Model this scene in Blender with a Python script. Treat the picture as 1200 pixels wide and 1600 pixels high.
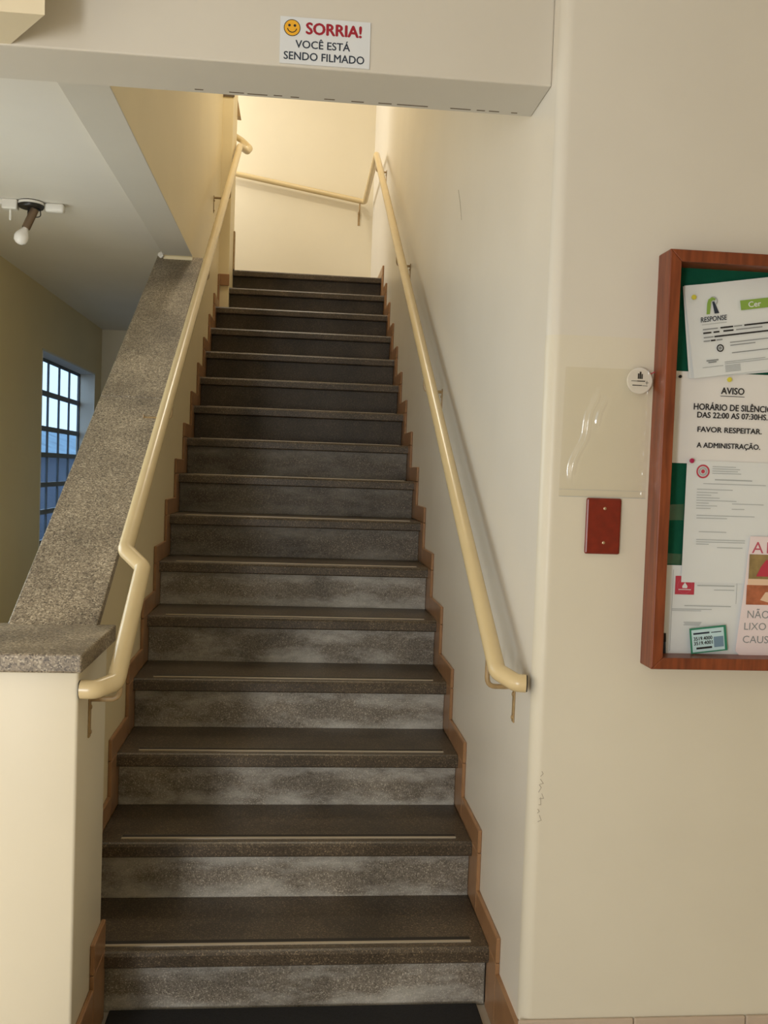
import bpy, bmesh, math, random
from mathutils import Vector, Matrix
random.seed(7)
for o in list(bpy.data.objects): bpy.data.objects.remove(o, do_unlink=True)
scene = bpy.context.scene
COL = scene.collection
PI = math.pi

# ------------------------------------------------------------------ camera
F_PX = 1457.8933
YAW, PITCH, ROLL = 0.0960, -0.0421, 0.0351
CAM = Vector((0.0191, -2.3361, 1.3980))
fw = Vector((math.sin(YAW)*math.cos(PITCH), math.cos(YAW)*math.cos(PITCH), math.sin(PITCH)))
r0 = Vector((math.cos(YAW), -math.sin(YAW), 0)); u0 = r0.cross(fw)
rt = r0*math.cos(ROLL)+u0*math.sin(ROLL); up = -r0*math.sin(ROLL)+u0*math.cos(ROLL)
cd = bpy.data.cameras.new('camera'); cam = bpy.data.objects.new('camera', cd); COL.objects.link(cam)
cd.sensor_fit = 'VERTICAL'; cd.sensor_height = 36.0; cd.sensor_width = 27.0
cd.lens = 36.0*F_PX/1600.0; cd.clip_start = 0.05; cd.clip_end = 200
m = Matrix.Identity(4)
for i in range(3):
    m[i][0] = rt[i]; m[i][1] = up[i]; m[i][2] = -fw[i]; m[i][3] = CAM[i]
cam.matrix_world = m
scene.camera = cam

# ------------------------------------------------------------------ world, lights, exposure
w = bpy.data.worlds.new('world'); scene.world = w; w.use_nodes = True
bg = w.node_tree.nodes['Background']; bg.inputs[0].default_value = (0.58, 0.71, 0.87, 1); bg.inputs[1].default_value = 3.0

def area(name, loc, target, sx, sy, power, color):
    d = bpy.data.lights.new(name, 'AREA'); d.shape = 'RECTANGLE'; d.size = sx; d.size_y = sy
    d.energy = power; d.color = color
    o = bpy.data.objects.new(name, d); COL.objects.link(o); o.location = loc
    o.rotation_euler = (Vector(target)-Vector(loc)).to_track_quat('-Z', 'Y').to_euler()
    return o
area('entrance_daylight', (-1.60, -4.12, 1.10), (-1.60, 0, 1.05), 0.45, 1.2, 76, (1.0, 0.975, 0.93))
area('lobby_left_fill_light', (-2.72, -2.0, 0.95), (0, -2.0, 0.95), 1.9, 1.5, 19, (1.0, 0.975, 0.93))  # added soft fill for the right wall; no window stands here
area('side_room_added_window_light', (-1.68, 0.75, 1.45), (0, 0.75, 1.45), 1.3, 1.1, 34, (1.0, 0.93, 0.83))  # added source that brightens the side room ceiling
area('landing_window_daylight', (-1.50, 4.65, 4.15), (0.6, 4.65, 3.7), 0.8, 1.2, 40, (1.0, 0.93, 0.80))
area('stairwell_ceiling_light', (0.0, 2.90, 5.12), (0.0, 2.90, 0), 0.5, 0.5, 34, (1.0, 0.91, 0.74))

vs = scene.view_settings
vs.view_transform = 'Standard'; vs.look = 'None'; vs.gamma = 1.0; vs.exposure = -0.5
try: vs.use_curve_mapping = False
except Exception: pass

# ------------------------------------------------------------------ materials
def srgb(r, g, b):
    def c(v):
        v /= 255.0
        return v/12.92 if v <= 0.04045 else ((v+0.055)/1.055)**2.4
    return (c(r), c(g), c(b), 1)
MATS = {}
def newmat(name):
    mt = bpy.data.materials.new(name); mt.use_nodes = True
    nt = mt.node_tree; return mt, nt, nt.nodes['Principled BSDF']
def N(nt, t, **kw):
    n = nt.nodes.new(t)
    for k, v in kw.items(): setattr(n, k, v)
    return n
def ramp(nt, stops):
    n = nt.nodes.new('ShaderNodeValToRGB'); e = n.color_ramp.elements
    e[0].position, e[0].color = stops[0]
    e[1].position, e[1].color = stops[-1]
    for p, c in stops[1:-1]:
        x = e.new(p); x.color = c
    return n
def plain(name, col, rough=0.5, metal=0.0, var=0.0, vscale=6.0, bump=0.0, bscale=60.0, spec=0.5):
    mt, nt, bs = newmat(name)
    bs.inputs['Base Color'].default_value = col; bs.inputs['Roughness'].default_value = rough
    bs.inputs['Metallic'].default_value = metal; bs.inputs['Specular IOR Level'].default_value = spec
    geo = N(nt, 'ShaderNodeNewGeometry')
    if var > 0:
        nz = N(nt, 'ShaderNodeTexNoise'); nz.inputs['Scale'].default_value = vscale; nz.inputs['Detail'].default_value = 5
        nt.links.new(geo.outputs['Position'], nz.inputs['Vector'])
        rp = ramp(nt, [(0.3, tuple(c*(1-var) for c in col[:3])+(1,)), (0.7, tuple(min(1, c*(1+var)) for c in col[:3])+(1,))])
        nt.links.new(nz.outputs['Fac'], rp.inputs[0]); nt.links.new(rp.outputs[0], bs.inputs['Base Color'])
    if bump > 0:
        nb = N(nt, 'ShaderNodeTexNoise'); nb.inputs['Scale'].default_value = bscale; nb.inputs['Detail'].default_value = 3
        nt.links.new(geo.outputs['Position'], nb.inputs['Vector'])
        b = N(nt, 'ShaderNodeBump'); b.inputs['Strength'].default_value = bump; b.inputs['Distance'].default_value = 0.002
        nt.links.new(nb.outputs['Fac'], b.inputs['Height']); nt.links.new(b.outputs[0], bs.inputs['Normal'])
    return mt
WALL = (0.80, 0.70, 0.50, 1)
M = {}
M['wall'] = plain('cream_wall_paint', WALL, 0.42, var=0.025, vscale=2.2, bump=0.12, bscale=45, spec=0.35)
M['wall_y'] = plain('yellow_cream_wall_paint', (0.80, 0.675, 0.42, 1), 0.42, var=0.03, vscale=2.2, bump=0.12, bscale=45, spec=0.35)
M['pier'] = plain('cream_pier_paint', (0.80, 0.725, 0.56, 1), 0.42, var=0.025, vscale=2.2, bump=0.12, bscale=45, spec=0.35)
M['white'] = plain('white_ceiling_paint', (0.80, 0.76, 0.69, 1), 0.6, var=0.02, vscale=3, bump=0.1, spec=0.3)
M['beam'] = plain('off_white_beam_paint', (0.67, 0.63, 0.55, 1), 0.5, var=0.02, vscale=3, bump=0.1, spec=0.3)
M['rail'] = plain('cream_gloss_rail_paint', srgb(218, 196, 150), 0.26, var=0.03, vscale=9)
M['bracket'] = plain('worn_rail_paint', srgb(165, 138, 96), 0.35, var=0.15, vscale=60)
M['hole'] = plain('dark_hollow', srgb(26, 20, 15), 0.8)
M['skirt'] = plain('brown_skirting_gloss', srgb(158, 118, 82), 0.3, var=0.12, vscale=14, bump=0.05)
M['floor_tile'] = plain('beige_floor_tile', srgb(222, 212, 196), 0.35, var=0.06, vscale=5)
M['floor_dark'] = plain('dark_brown_floor', srgb(120, 100, 80), 0.5, var=0.1, vscale=5)
M['base_tile'] = plain('pinkish_skirting_tile', srgb(196, 178, 160), 0.4, var=0.05, vscale=8)
M['mat'] = plain('black_rubber_mat', srgb(34, 34, 36), 0.85, var=0.2, vscale=120, bump=0.6, bscale=300)
M['strip_dark'] = plain('black_anti_slip_band', srgb(38, 32, 27), 0.6)
M['strip'] = plain('aluminium_inlay', srgb(205, 192, 170), 0.3, metal=0.35)
M['black'] = plain('black_print', srgb(30, 30, 34), 0.6)
M['navy'] = plain('navy_print', srgb(36, 48, 66), 0.6)
M['grey'] = plain('grey_print', srgb(140, 144, 146), 0.6)
M['lgrey'] = plain('pale_grey_print', srgb(176, 181, 182), 0.6)
M['red'] = plain('red_print', srgb(158, 22, 44), 0.55)
M['rose'] = plain('rose_red_print', srgb(190, 58, 78), 0.55)
M['pink'] = plain('pink_letter_print', srgb(196, 90, 110), 0.55)
M['green'] = plain('lime_green_print', srgb(136, 172, 74), 0.55)
M['yellow'] = plain('smiley_yellow_print', srgb(240, 178, 40), 0.5)
M['paper'] = plain('white_paper', srgb(226, 230, 231), 0.6, var=0.015, vscale=10)
M['paper_warm'] = plain('warm_white_paper', srgb(232, 230, 228), 0.6, var=0.015, vscale=10)
M['pinkpaper'] = plain('pale_pink_paper', srgb(236, 222, 224), 0.6, var=0.015, vscale=10)
M['signwhite'] = plain('sign_plastic', srgb(222, 226, 230), 0.35)
M['felt'] = plain('green_felt', srgb(22, 84, 64), 0.95, var=0.08, vscale=30, bump=0.3, bscale=400, spec=0.1)
M['screw'] = plain('screw_metal', srgb(200, 180, 150), 0.3, metal=0.8)
M['blackplastic'] = plain('black_plastic', srgb(28, 24, 22), 0.35)
M['socket'] = plain('grey_brown_socket', srgb(120, 100, 80), 0.4, metal=0.5)
M['whiteplastic'] = plain('white_plastic', srgb(228, 224, 216), 0.35)
M['bulb'] = plain('frosted_bulb', srgb(236, 230, 222), 0.25)
M['sash'] = plain('grey_steel_sash', srgb(84, 98, 112), 0.45, var=0.1, vscale=20)
M['reveal'] = plain('white_window_reveal', srgb(225, 222, 214), 0.6)
M['outwall'] = plain('blue_grey_outer_wall', srgb(62, 78, 100), 0.8, var=0.2, vscale=0.8)
M['outroof'] = plain('grey_roof_tile', srgb(120, 150, 172), 0.7, var=0.25, vscale=2.0)
M['photo1'] = plain('olive_photo', srgb(150, 128, 84), 0.5, var=0.25, vscale=40)
M['photo2'] = plain('orange_photo', srgb(176, 104, 72), 0.5, var=0.3, vscale=45)
M['skinpink'] = plain('pale_photo_shape', srgb(232, 200, 172), 0.5)
M['pin_y'] = plain('yellow_pin', srgb(216, 208, 70), 0.35)
M['pin_m'] = plain('magenta_pin', srgb(176, 24, 84), 0.35)
M['cardblue'] = plain('pale_blue_card', srgb(196, 226, 232), 0.4)
M['cardgreen'] = plain('green_card_edge', srgb(46, 132, 104), 0.45)
M['scuff'] = plain('grey_scuff', srgb(178, 168, 150), 0.8)
M['crack_shadow'] = plain('dark_crack_and_shadow_gap', srgb(104, 90, 72), 0.9)

def terrazzo(name, dark, mid, light, scale, rough, wear=None, speck=0.18):
    mt, nt, bs = newmat(name)
    geo = N(nt, 'ShaderNodeNewGeometry')
    v = N(nt, 'ShaderNodeTexVoronoi'); v.inputs['Scale'].default_value = scale
    nt.links.new(geo.outputs['Position'], v.inputs['Vector'])
    sep = N(nt, 'ShaderNodeSeparateColor'); nt.links.new(v.outputs['Color'], sep.inputs[0])
    rp = ramp(nt, [(0.0, dark), (0.45, mid), (1-speck, mid), (1.0, light)])
    nt.links.new(sep.outputs[0], rp.inputs[0])
    nz = N(nt, 'ShaderNodeTexNoise'); nz.inputs['Scale'].default_value = 5.0; nz.inputs['Detail'].default_value = 7
    nt.links.new(geo.outputs['Position'], nz.inputs['Vector'])
    r2 = ramp(nt, [(0.32, (0.62, 0.6, 0.57, 1)), (0.68, (1.18, 1.16, 1.12, 1))])
    nt.links.new(nz.outputs['Fac'], r2.inputs[0])
    mx = N(nt, 'ShaderNodeMix', data_type='RGBA', blend_type='MULTIPLY'); mx.inputs[0].default_value = 1.0
    nt.links.new(rp.outputs[0], mx.inputs[6]); nt.links.new(r2.outputs[0], mx.inputs[7])
    out = mx.outputs[2]
    if wear:   # pale scrubbed patches and streaks with outlines of their own
        mp = N(nt, 'ShaderNodeMapping'); mp.inputs['Scale'].default_value = (3.2, 3.2, 9.0)
        nt.links.new(geo.outputs['Position'], mp.inputs[0])
        n3 = N(nt, 'ShaderNodeTexNoise'); n3.inputs['Scale'].default_value = 1.6; n3.inputs['Detail'].default_value = 9; n3.inputs['Roughness'].default_value = 0.65
        nt.links.new(mp.outputs[0], n3.inputs['Vector'])
        tc = N(nt, 'ShaderNodeTexCoord'); sx = N(nt, 'ShaderNodeSeparateXYZ'); nt.links.new(tc.outputs['Object'], sx.inputs[0])
        # residue collects along the foot and head of each riser (object z from 0 to 0.13)
        ab = N(nt, 'ShaderNodeMath', operation='SUBTRACT'); ab.inputs[1].default_value = 0.065; nt.links.new(sx.outputs[2], ab.inputs[0])
        a2 = N(nt, 'ShaderNodeMath', operation='ABSOLUTE'); nt.links.new(ab.outputs[0], a2.inputs[0])
        a3 = N(nt, 'ShaderNodeMath', operation='MULTIPLY_ADD'); a3.inputs[1].default_value = 3.2; a3.inputs[2].default_value = -0.10; nt.links.new(a2.outputs[0], a3.inputs[0])
        a4 = N(nt, 'ShaderNodeMath', operation='ADD'); nt.links.new(a3.outputs[0], a4.inputs[0]); nt.links.new(n3.outputs['Fac'], a4.inputs[1])
        r3 = ramp(nt, [(0.42, (0, 0, 0, 1)), (0.78, (0.8, 0.8, 0.8, 1))]); nt.links.new(a4.outputs[0], r3.inputs[0])
        m2 = N(nt, 'ShaderNodeMix', data_type='RGBA'); nt.links.new(r3.outputs[0], m2.inputs[0])
        nt.links.new(out, m2.inputs[6]); m2.inputs[7].default_value = wear; out = m2.outputs[2]
    nt.links.new(out, bs.inputs['Base Color'])
    bs.inputs['Roughness'].default_value = rough
    b = N(nt, 'ShaderNodeBump'); b.inputs['Strength'].default_value = 0.15; b.inputs['Distance'].default_value = 0.001
    nt.links.new(v.outputs['Distance'], b.inputs['Height']); nt.links.new(b.outputs[0], bs.inputs['Normal'])
    return mt
M['tread'] = terrazzo('brown_terrazzo_tread', srgb(56, 48, 40), srgb(87, 76, 62), srgb(146, 129, 105), 420, 0.36)
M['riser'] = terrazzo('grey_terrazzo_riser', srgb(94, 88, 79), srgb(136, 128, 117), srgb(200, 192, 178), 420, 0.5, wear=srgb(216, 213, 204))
M['riser_mid'] = terrazzo('mid_shade_scrubbed_terrazzo_riser', srgb(72, 66, 58), srgb(104, 96, 86), srgb(170, 160, 144), 420, 0.5, wear=srgb(150, 145, 135))  # base toned down for weaker light mid-flight; paler scrub patches kept
M['riser_dark'] = terrazzo('shaded_plain_terrazzo_riser', srgb(56, 49, 41), srgb(78, 69, 58), srgb(116, 104, 88), 420, 0.5)  # upper flight's fading light painted in as a darker base, without scrub patches
M['granite'] = terrazzo('grey_granite', srgb(88, 78, 66), srgb(156, 143, 123), srgb(210, 198, 176), 300, 0.42, speck=0.3)

def wood():
    mt, nt, bs = newmat('red_brown_wood')
    geo = N(nt, 'ShaderNodeNewGeometry'); mp = N(nt, 'ShaderNodeMapping'); mp.inputs['Scale'].default_value = (60, 60, 5)
    nt.links.new(geo.outputs['Position'], mp.inputs[0])
    nz = N(nt, 'ShaderNodeTexNoise'); nz.inputs['Scale'].default_value = 1.5; nz.inputs['Detail'].default_value = 6
    nt.links.new(mp.outputs[0], nz.inputs['Vector'])
    rp = ramp(nt, [(0.3, srgb(104, 48, 24)), (0.7, srgb(142, 72, 38))]); nt.links.new(nz.outputs['Fac'], rp.inputs[0])
    nt.links.new(rp.outputs[0], bs.inputs['Base Color']); bs.inputs['Roughness'].default_value = 0.38
    return mt
M['wood'] = wood()
M['plate'] = plain('dark_red_plate', srgb(122, 36, 22), 0.3, var=0.15, vscale=50)

def twotone():   # notice-board wall: creamier gloss dado paint below 1.72 m, whiter paint above
    mt, nt, bs = newmat('two_tone_wall_paint')
    geo = N(nt, 'ShaderNodeNewGeometry'); sx = N(nt, 'ShaderNodeSeparateXYZ'); nt.links.new(geo.outputs['Position'], sx.inputs[0])
    a = N(nt, 'ShaderNodeMath', operation='LESS_THAN'); a.inputs[1].default_value = 1.719; nt.links.new(sx.outputs[2], a.inputs[0])
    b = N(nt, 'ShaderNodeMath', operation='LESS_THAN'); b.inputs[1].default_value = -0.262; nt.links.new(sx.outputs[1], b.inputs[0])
    c = N(nt, 'ShaderNodeMath', operation='MULTIPLY'); nt.links.new(a.outputs[0], c.inputs[0]); nt.links.new(b.outputs[0], c.inputs[1])
    nz = N(nt, 'ShaderNodeTexNoise'); nz.inputs['Scale'].default_value = 2.4; nz.inputs['Detail'].default_value = 5
    nt.links.new(geo.outputs['Position'], nz.inputs['Vector'])
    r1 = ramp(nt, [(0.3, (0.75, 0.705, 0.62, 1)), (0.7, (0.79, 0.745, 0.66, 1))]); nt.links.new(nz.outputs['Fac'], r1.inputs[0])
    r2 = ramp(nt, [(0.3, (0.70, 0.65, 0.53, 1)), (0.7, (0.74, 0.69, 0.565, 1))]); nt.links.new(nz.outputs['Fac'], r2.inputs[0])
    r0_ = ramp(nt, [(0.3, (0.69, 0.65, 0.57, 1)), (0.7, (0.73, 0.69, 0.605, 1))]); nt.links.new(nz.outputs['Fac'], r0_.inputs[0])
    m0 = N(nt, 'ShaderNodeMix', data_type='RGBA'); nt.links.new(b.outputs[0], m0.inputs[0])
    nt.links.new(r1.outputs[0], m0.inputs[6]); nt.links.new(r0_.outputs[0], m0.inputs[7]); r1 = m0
    mx = N(nt, 'ShaderNodeMix', data_type='RGBA'); nt.links.new(c.outputs[0], mx.inputs[0])
    nt.links.new(r1.outputs[2], mx.inputs[6]); nt.links.new(r2.outputs[0], mx.inputs[7]); nt.links.new(mx.outputs[2], bs.inputs['Base Color'])
    bs.inputs['Roughness'].default_value = 0.36; bs.inputs['Specular IOR Level'].default_value = 0.35
    nb = N(nt, 'ShaderNodeTexNoise'); nb.inputs['Scale'].default_value = 40; nt.links.new(geo.outputs['Position'], nb.inputs['Vector'])
    bp = N(nt, 'ShaderNodeBump'); bp.inputs['Strength'].default_value = 0.1; bp.inputs['Distance'].default_value = 0.002
    nt.links.new(nb.outputs['Fac'], bp.inputs['Height']); nt.links.new(bp.outputs[0], bs.inputs['Normal'])
    return mt
M['twotone'] = twotone()

def film(name, tint, gl, rough):
    mt = bpy.data.materials.new(name); mt.use_nodes = True; nt = mt.node_tree
    nt.nodes.remove(nt.nodes['Principled BSDF']); out = nt.nodes['Material Output']
    t = N(nt, 'ShaderNodeBsdfTransparent'); t.inputs[0].default_value = tint
    g = N(nt, 'ShaderNodeBsdfGlossy'); g.inputs['Roughness'].default_value = rough
    mx = N(nt, 'ShaderNodeMixShader'); mx.inputs[0].default_value = gl
    nt.links.new(t.outputs[0], mx.inputs[1]); nt.links.new(g.outputs[0], mx.inputs[2]); nt.links.new(mx.outputs[0], out.inputs[0])
    return mt
M['film'] = film('clear_plastic_film', (0.995, 0.99, 0.965, 1), 0.08, 0.09)
M['tape'] = film('clear_tape', (0.88, 1.0, 0.94, 1), 0.10, 0.3)
M['glass'] = film('window_glass', (0.86, 0.93, 0.97, 1), 0.08, 0.05)

# ------------------------------------------------------------------ helpers
def finish(me, smooth):
    if smooth:
        for p in me.polygons: p.use_smooth = True
        try: me.set_sharp_from_angle(angle=math.radians(35))
        except Exception: pass
def obj(name, bm, mat, parent=None, org=None, smooth=False, loc=None):
    """bm in world coordinates unless loc is given; org = world origin of the parent chain"""
    if org is not None: bmesh.ops.translate(bm, verts=bm.verts, vec=-Vector(org))
    bmesh.ops.recalc_face_normals(bm, faces=bm.faces)
    me = bpy.data.meshes.new(name); bm.to_mesh(me); bm.free(); finish(me, smooth)
    me.materials.append(M[mat] if isinstance(mat, str) else mat)
    o = bpy.data.objects.new(name, me); COL.objects.link(o)
    if parent is not None: o.parent = parent
    if loc is not None: o.location = loc
    return o
def link_copy(src, name, parent, loc, rot=None):
    o = src.copy(); o.name = name; COL.objects.link(o); o.parent = parent; o.location = loc
    if rot is not None: o.rotation_euler = rot
    return o
def thing(name, label, cat, loc=(0, 0, 0), group=None):
    o = bpy.data.objects.new(name, None); COL.objects.link(o); o.location = loc; o.empty_display_size = 0.1
    o['label'] = label; o['category'] = cat
    if group: o['group'] = group
    return o
def tag(o, label, cat, group=None):
    o['label'] = label; o['category'] = cat
    if group: o['group'] = group
    return o
def struct(o): o['kind'] = 'structure'; return o
def box(x0, x1, y0, y1, z0, z1, bev=0.0, seg=1, bm=None):
    b = bmesh.new()
    vs_ = [b.verts.new(c) for c in ((x0,y0,z0),(x1,y0,z0),(x1,y1,z0),(x0,y1,z0),(x0,y0,z1),(x1,y0,z1),(x1,y1,z1),(x0,y1,z1))]
    for f in ((0,3,2,1),(4,5,6,7),(0,1,5,4),(1,2,6,5),(2,3,7,6),(3,0,4,7)): b.faces.new([vs_[i] for i in f])
    if bev > 0: bmesh.ops.bevel(b, geom=list(b.edges), offset=bev, segments=seg, affect='EDGES', profile=0.5)
    if bm is None: return b
    tmp = bpy.data.meshes.new('t'); b.to_mesh(tmp); b.free(); bm.from_mesh(tmp); bpy.data.meshes.remove(tmp)
    return bm
def prism(pts, axis, a0, a1, bev=0.0):
    """extrude a polygon: axis 'x' -> pts are (y,z); 'z' -> (x,y); 'y' -> (x,z)"""
    b = bmesh.new()
    def mk(p, a):
        return {'x': (a, p[0], p[1]), 'z': (p[0], p[1], a), 'y': (p[0], a, p[1])}[axis]
    A = [b.verts.new(mk(p, a0)) for p in pts]; B = [b.verts.new(mk(p, a1)) for p in pts]
    b.faces.new(A); b.faces.new(list(reversed(B)))
    n = len(pts)
    for i in range(n): b.faces.new((A[i], B[i], B[(i+1) % n], A[(i+1) % n]))
    bmesh.ops.recalc_face_normals(b, faces=b.faces)
    if bev > 0:
        es = [e for e in b.edges if len(e.link_faces) == 2 and e.calc_face_angle(0) > 0.5]
        bmesh.ops.bevel(b, geom=es, offset=bev, segments=2, affect='EDGES', profile=0.5)
    return b
def tube(pts, r, seg=16, caps=True, bm=None):
    b = bm or bmesh.new(); pts = [Vector(p) for p in pts]; rings = []
    d0 = (pts[1]-pts[0]).normalized()
    ref = Vector((0, 0, 1)) if abs(d0.z) < 0.9 else Vector((1, 0, 0))
    n = d0.cross(ref).normalized(); prev = d0
    for i, p in enumerate(pts):
        di = (pts[i]-pts[i-1]).normalized() if i > 0 else d0
        do = (pts[i+1]-pts[i]).normalized() if i < len(pts)-1 else di
        q = prev.rotation_difference(di); n = q @ n; prev = di
        t = (di+do).normalized(); c = max(0.3, t.dot(di))
        bn = di.cross(n).normalized()
        ring = []
        for k in range(seg):
            a = 2*PI*k/seg; off = (n*math.cos(a)+bn*math.sin(a))*r
            # slide along incoming direction onto the mitre plane
            s = -off.dot(t)/max(0.2, di.dot(t)); ring.append(b.verts.new(p+off+di*s))
        rings.append(ring)
    for a, c in zip(rings, rings[1:]):
        for k in range(seg): b.faces.new((a[k], a[(k+1) % seg], c[(k+1) % seg], c[k]))
    if caps: b.faces.new(list(reversed(rings[0]))); b.faces.new(rings[-1])
    return b
def arc_corner(pts, rad, n=5):
    """round the inner corners of a polyline"""
    pts = [Vector(p) for p in pts]; out = [pts[0]]
    for i in range(1, len(pts)-1):
        a, p, c = pts[i-1], pts[i], pts[i+1]
        r_ = min(rad, (a-p).length*0.45, (c-p).length*0.45)
        s = p+(a-p).normalized()*r_; e = p+(c-p).normalized()*r_
        for k in range(n+1):
            t = k/n; out.append(s*(1-t)**2+p*2*t*(1-t)+e*t*t)
    out.append(pts[-1]); return out
def lathe(prof, seg=20):
    b = bmesh.new(); rings = []
    for r_, z in prof:
        rings.append([b.verts.new((r_*math.cos(2*PI*k/seg), r_*math.sin(2*PI*k/seg), z)) for k in range(seg)])
    for a, c in zip(rings, rings[1:]):
        for k in range(seg): b.faces.new((a[k], a[(k+1) % seg], c[(k+1) % seg], c[k]))
    b.faces.new(list(reversed(rings[0]))); b.faces.new(rings[-1]); return b
def text(name, s, mat, parent, x, y, wd, ht, z=0.0006, bold=0.0, shear=0.0, spacing=1.0, extr=0.0):
    """lettering as a flat mesh, fitted to a box wd x ht whose lower left corner is (x, y) in the parent's plane"""
    cu = bpy.data.curves.new('txt', 'FONT'); cu.body = s; cu.size = 1.0; cu.offset = bold; cu.shear = shear
    cu.offset = 0.0; cu.resolution_u = 3; cu.space_character = spacing; cu.extrude = extr
    t = bpy.data.objects.new('txt', cu); COL.objects.link(t)
    dg = bpy.context.evaluated_depsgraph_get(); dg.update()
    me = bpy.data.meshes.new_from_object(t.evaluated_get(dg)); bpy.data.objects.remove(t); bpy.data.curves.remove(cu)
    if bold > 0 and not extr:      # heavier strokes: the glyphs repeated a hair apart
        bm = bmesh.new()
        for q_, (dx, dy) in enumerate(((0, 0), (bold, 0), (-bold, 0), (0, bold*0.7), (0, -bold*0.7))):
            n0 = len(bm.verts); bm.from_mesh(me); bm.verts.ensure_lookup_table()
            for v in bm.verts[n0:]: v.co += Vector((dx, dy, 0.00004*q_))
        bm.to_mesh(me); bm.free()
    xs = [v.co.x for v in me.vertices]; ys = [v.co.y for v in me.vertices]
    x0, x1, y0, y1 = min(xs), max(xs), min(ys), max(ys)
    for v in me.vertices:
        v.co = Vector((x+(v.co.x-x0)/(x1-x0)*wd, y+(v.co.y-y0)/(y1-y0)*ht, z+v.co.z))
    me.materials.clear(); me.materials.append(M[mat]); me.name = name
    o = bpy.data.objects.new(name, me); COL.objects.link(o); o.parent = parent; return o
def flat(name, quads, mat, parent, z=0.0006):
    """several flat printed bars (x0,x1,y0,y1) as one print"""
    b = bmesh.new()
    for x0, x1, y0, y1 in quads:
        b.faces.new([b.verts.new(c) for c in ((x0, y0, z), (x1, y0, z), (x1, y1, z), (x0, y1, z))])
    return obj(name, b, mat, parent)
def disc(name, cx, cy, r, mat, parent, z=0.0006, r_in=0.0, seg=28, a0=0, a1=2*PI):
    b = bmesh.new()
    if r_in <= 0:
        b.faces.new([b.verts.new((cx+r*math.cos(2*PI*k/seg), cy+r*math.sin(2*PI*k/seg), z)) for k in range(seg)])
    else:
        full = abs(a1-a0-2*PI) < 1e-6; n = seg if full else seg+1
        A = [b.verts.new((cx+r*math.cos(a0+(a1-a0)*k/seg), cy+r*math.sin(a0+(a1-a0)*k/seg), z)) for k in range(n)]
        B = [b.verts.new((cx+r_in*math.cos(a0+(a1-a0)*k/seg), cy+r_in*math.sin(a0+(a1-a0)*k/seg), z)) for k in range(n)]
        for k in range(seg): b.faces.new((A[k], A[(k+1) % n], B[(k+1) % n], B[k]))
    return obj(name, b, mat, parent)
def poly(name, pts, mat, parent, z=0.0006):
    b = bmesh.new(); b.faces.new([b.verts.new((p[0], p[1], z)) for p in pts]); return obj(name, b, mat, parent)

# ------------------------------------------------------------------ setting
T, R, R1 = 0.27, 0.17, 0.172            # tread, riser, first riser
NST = 16
XL, XR = -0.497, 0.559                  # ends of the steps
WLX, WRX = -0.508, 0.570                # inner faces of the stair walls
TOPZ = R1+(NST-1)*R; TOPY = (NST-1)*T
YB, ZC = 5.20, 5.20
SOFF = 2.41

b = bmesh.new(); box(-2.8, 2.4, -4.3, 0.05, -0.1, 0.0, bm=b); struct(obj('floor_side', box(-1.76, 0.72, 0.05, YB, -0.1, 0.0), 'floor_dark'))
struct(obj('floor', b, 'floor_tile'))
r_ = 0.030; arc = [(WRX+r_-r_*math.cos(a*PI/20), -0.29+r_-r_*math.sin(a*PI/20)) for a in range(0, 11)]
wall_right = struct(obj('wall_right', prism([(WRX, YB)]+arc+[(2.4, -0.29), (2.4, -0.15), (0.72, -0.15), (0.72, YB)], 'z', 0, ZC), 'twotone', smooth=True))
struct(obj('wall_back', box(-1.7, 0.72, YB, YB+0.15, 0, ZC), 'pier'))
struct(obj('ceiling', box(-1.75, 0.72, -0.04, YB+0.15, ZC, ZC+0.1), 'white'))
# stair side wall: parapet below the slope, full wall beyond and above
def capz(y): return 0.99+0.62*(y-0.03)
prof = [(0.0, 0.0), (3.74, 0.0), (3.74, ZC), (-0.04, ZC), (-0.04, SOFF), (2.27, SOFF), (2.285, SOFF-0.008), (2.29, capz(2.29)-0.03), (0.0, capz(0.0)-0.03)]
wall_left = struct(obj('wall_left', prism(prof, 'x', -0.645, WLX), 'wall_y'))
struct(obj('wall_pilaster', box(-0.645, -0.441, 3.74, 4.09, 0, ZC, 0.004, 2), 'wall_y'))
pier = struct(obj('wall_pier', box(-0.69, -0.43, -0.30, 0.005, 0, 0.95, 0.007, 3), 'pier', smooth=True))
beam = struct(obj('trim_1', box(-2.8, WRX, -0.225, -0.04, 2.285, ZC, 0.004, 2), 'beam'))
# splayed end of a boxed downstand meeting the beam, upper left
struct(obj('trim_2', prism([(-2.8, -0.372), (-0.508, -0.372), (-0.618, -0.224), (-2.8, -0.224)], 'z', 2.288, 3.0), 'wall'))
# side room under the upper floor
struct(obj('ceiling_side', box(-1.75, -0.645, -0.04, YB+0.15, 2.44, 2.60), 'white'))
WX = -1.52; WY0, WY1, WZ0, WZ1 = 3.49, 4.975, 0.72, 2.075
b = bmesh.new()
SX = WX-0.13; VY0, VY1, VZ0, VZ1 = 0.05, 1.45, 0.85, 2.05      # added second window, out of frame, to light the side room ceiling
box(SX, WX, -0.225, VY0, 0, 2.44, bm=b); box(SX, WX, VY1, WY0, 0, 2.44, bm=b); box(SX, WX, WY1, YB+0.15, 0, 2.44, bm=b)
for a_, b_, c_, d_ in ((WY0, WY1, WZ0, WZ1), (VY0, VY1, VZ0, VZ1)):
    box(SX, WX, a_, b_, 0, c_, bm=b); box(SX, WX, a_, b_, d_, 2.44, bm=b)
struct(obj('wall_side', b, 'wall_y'))
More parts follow.
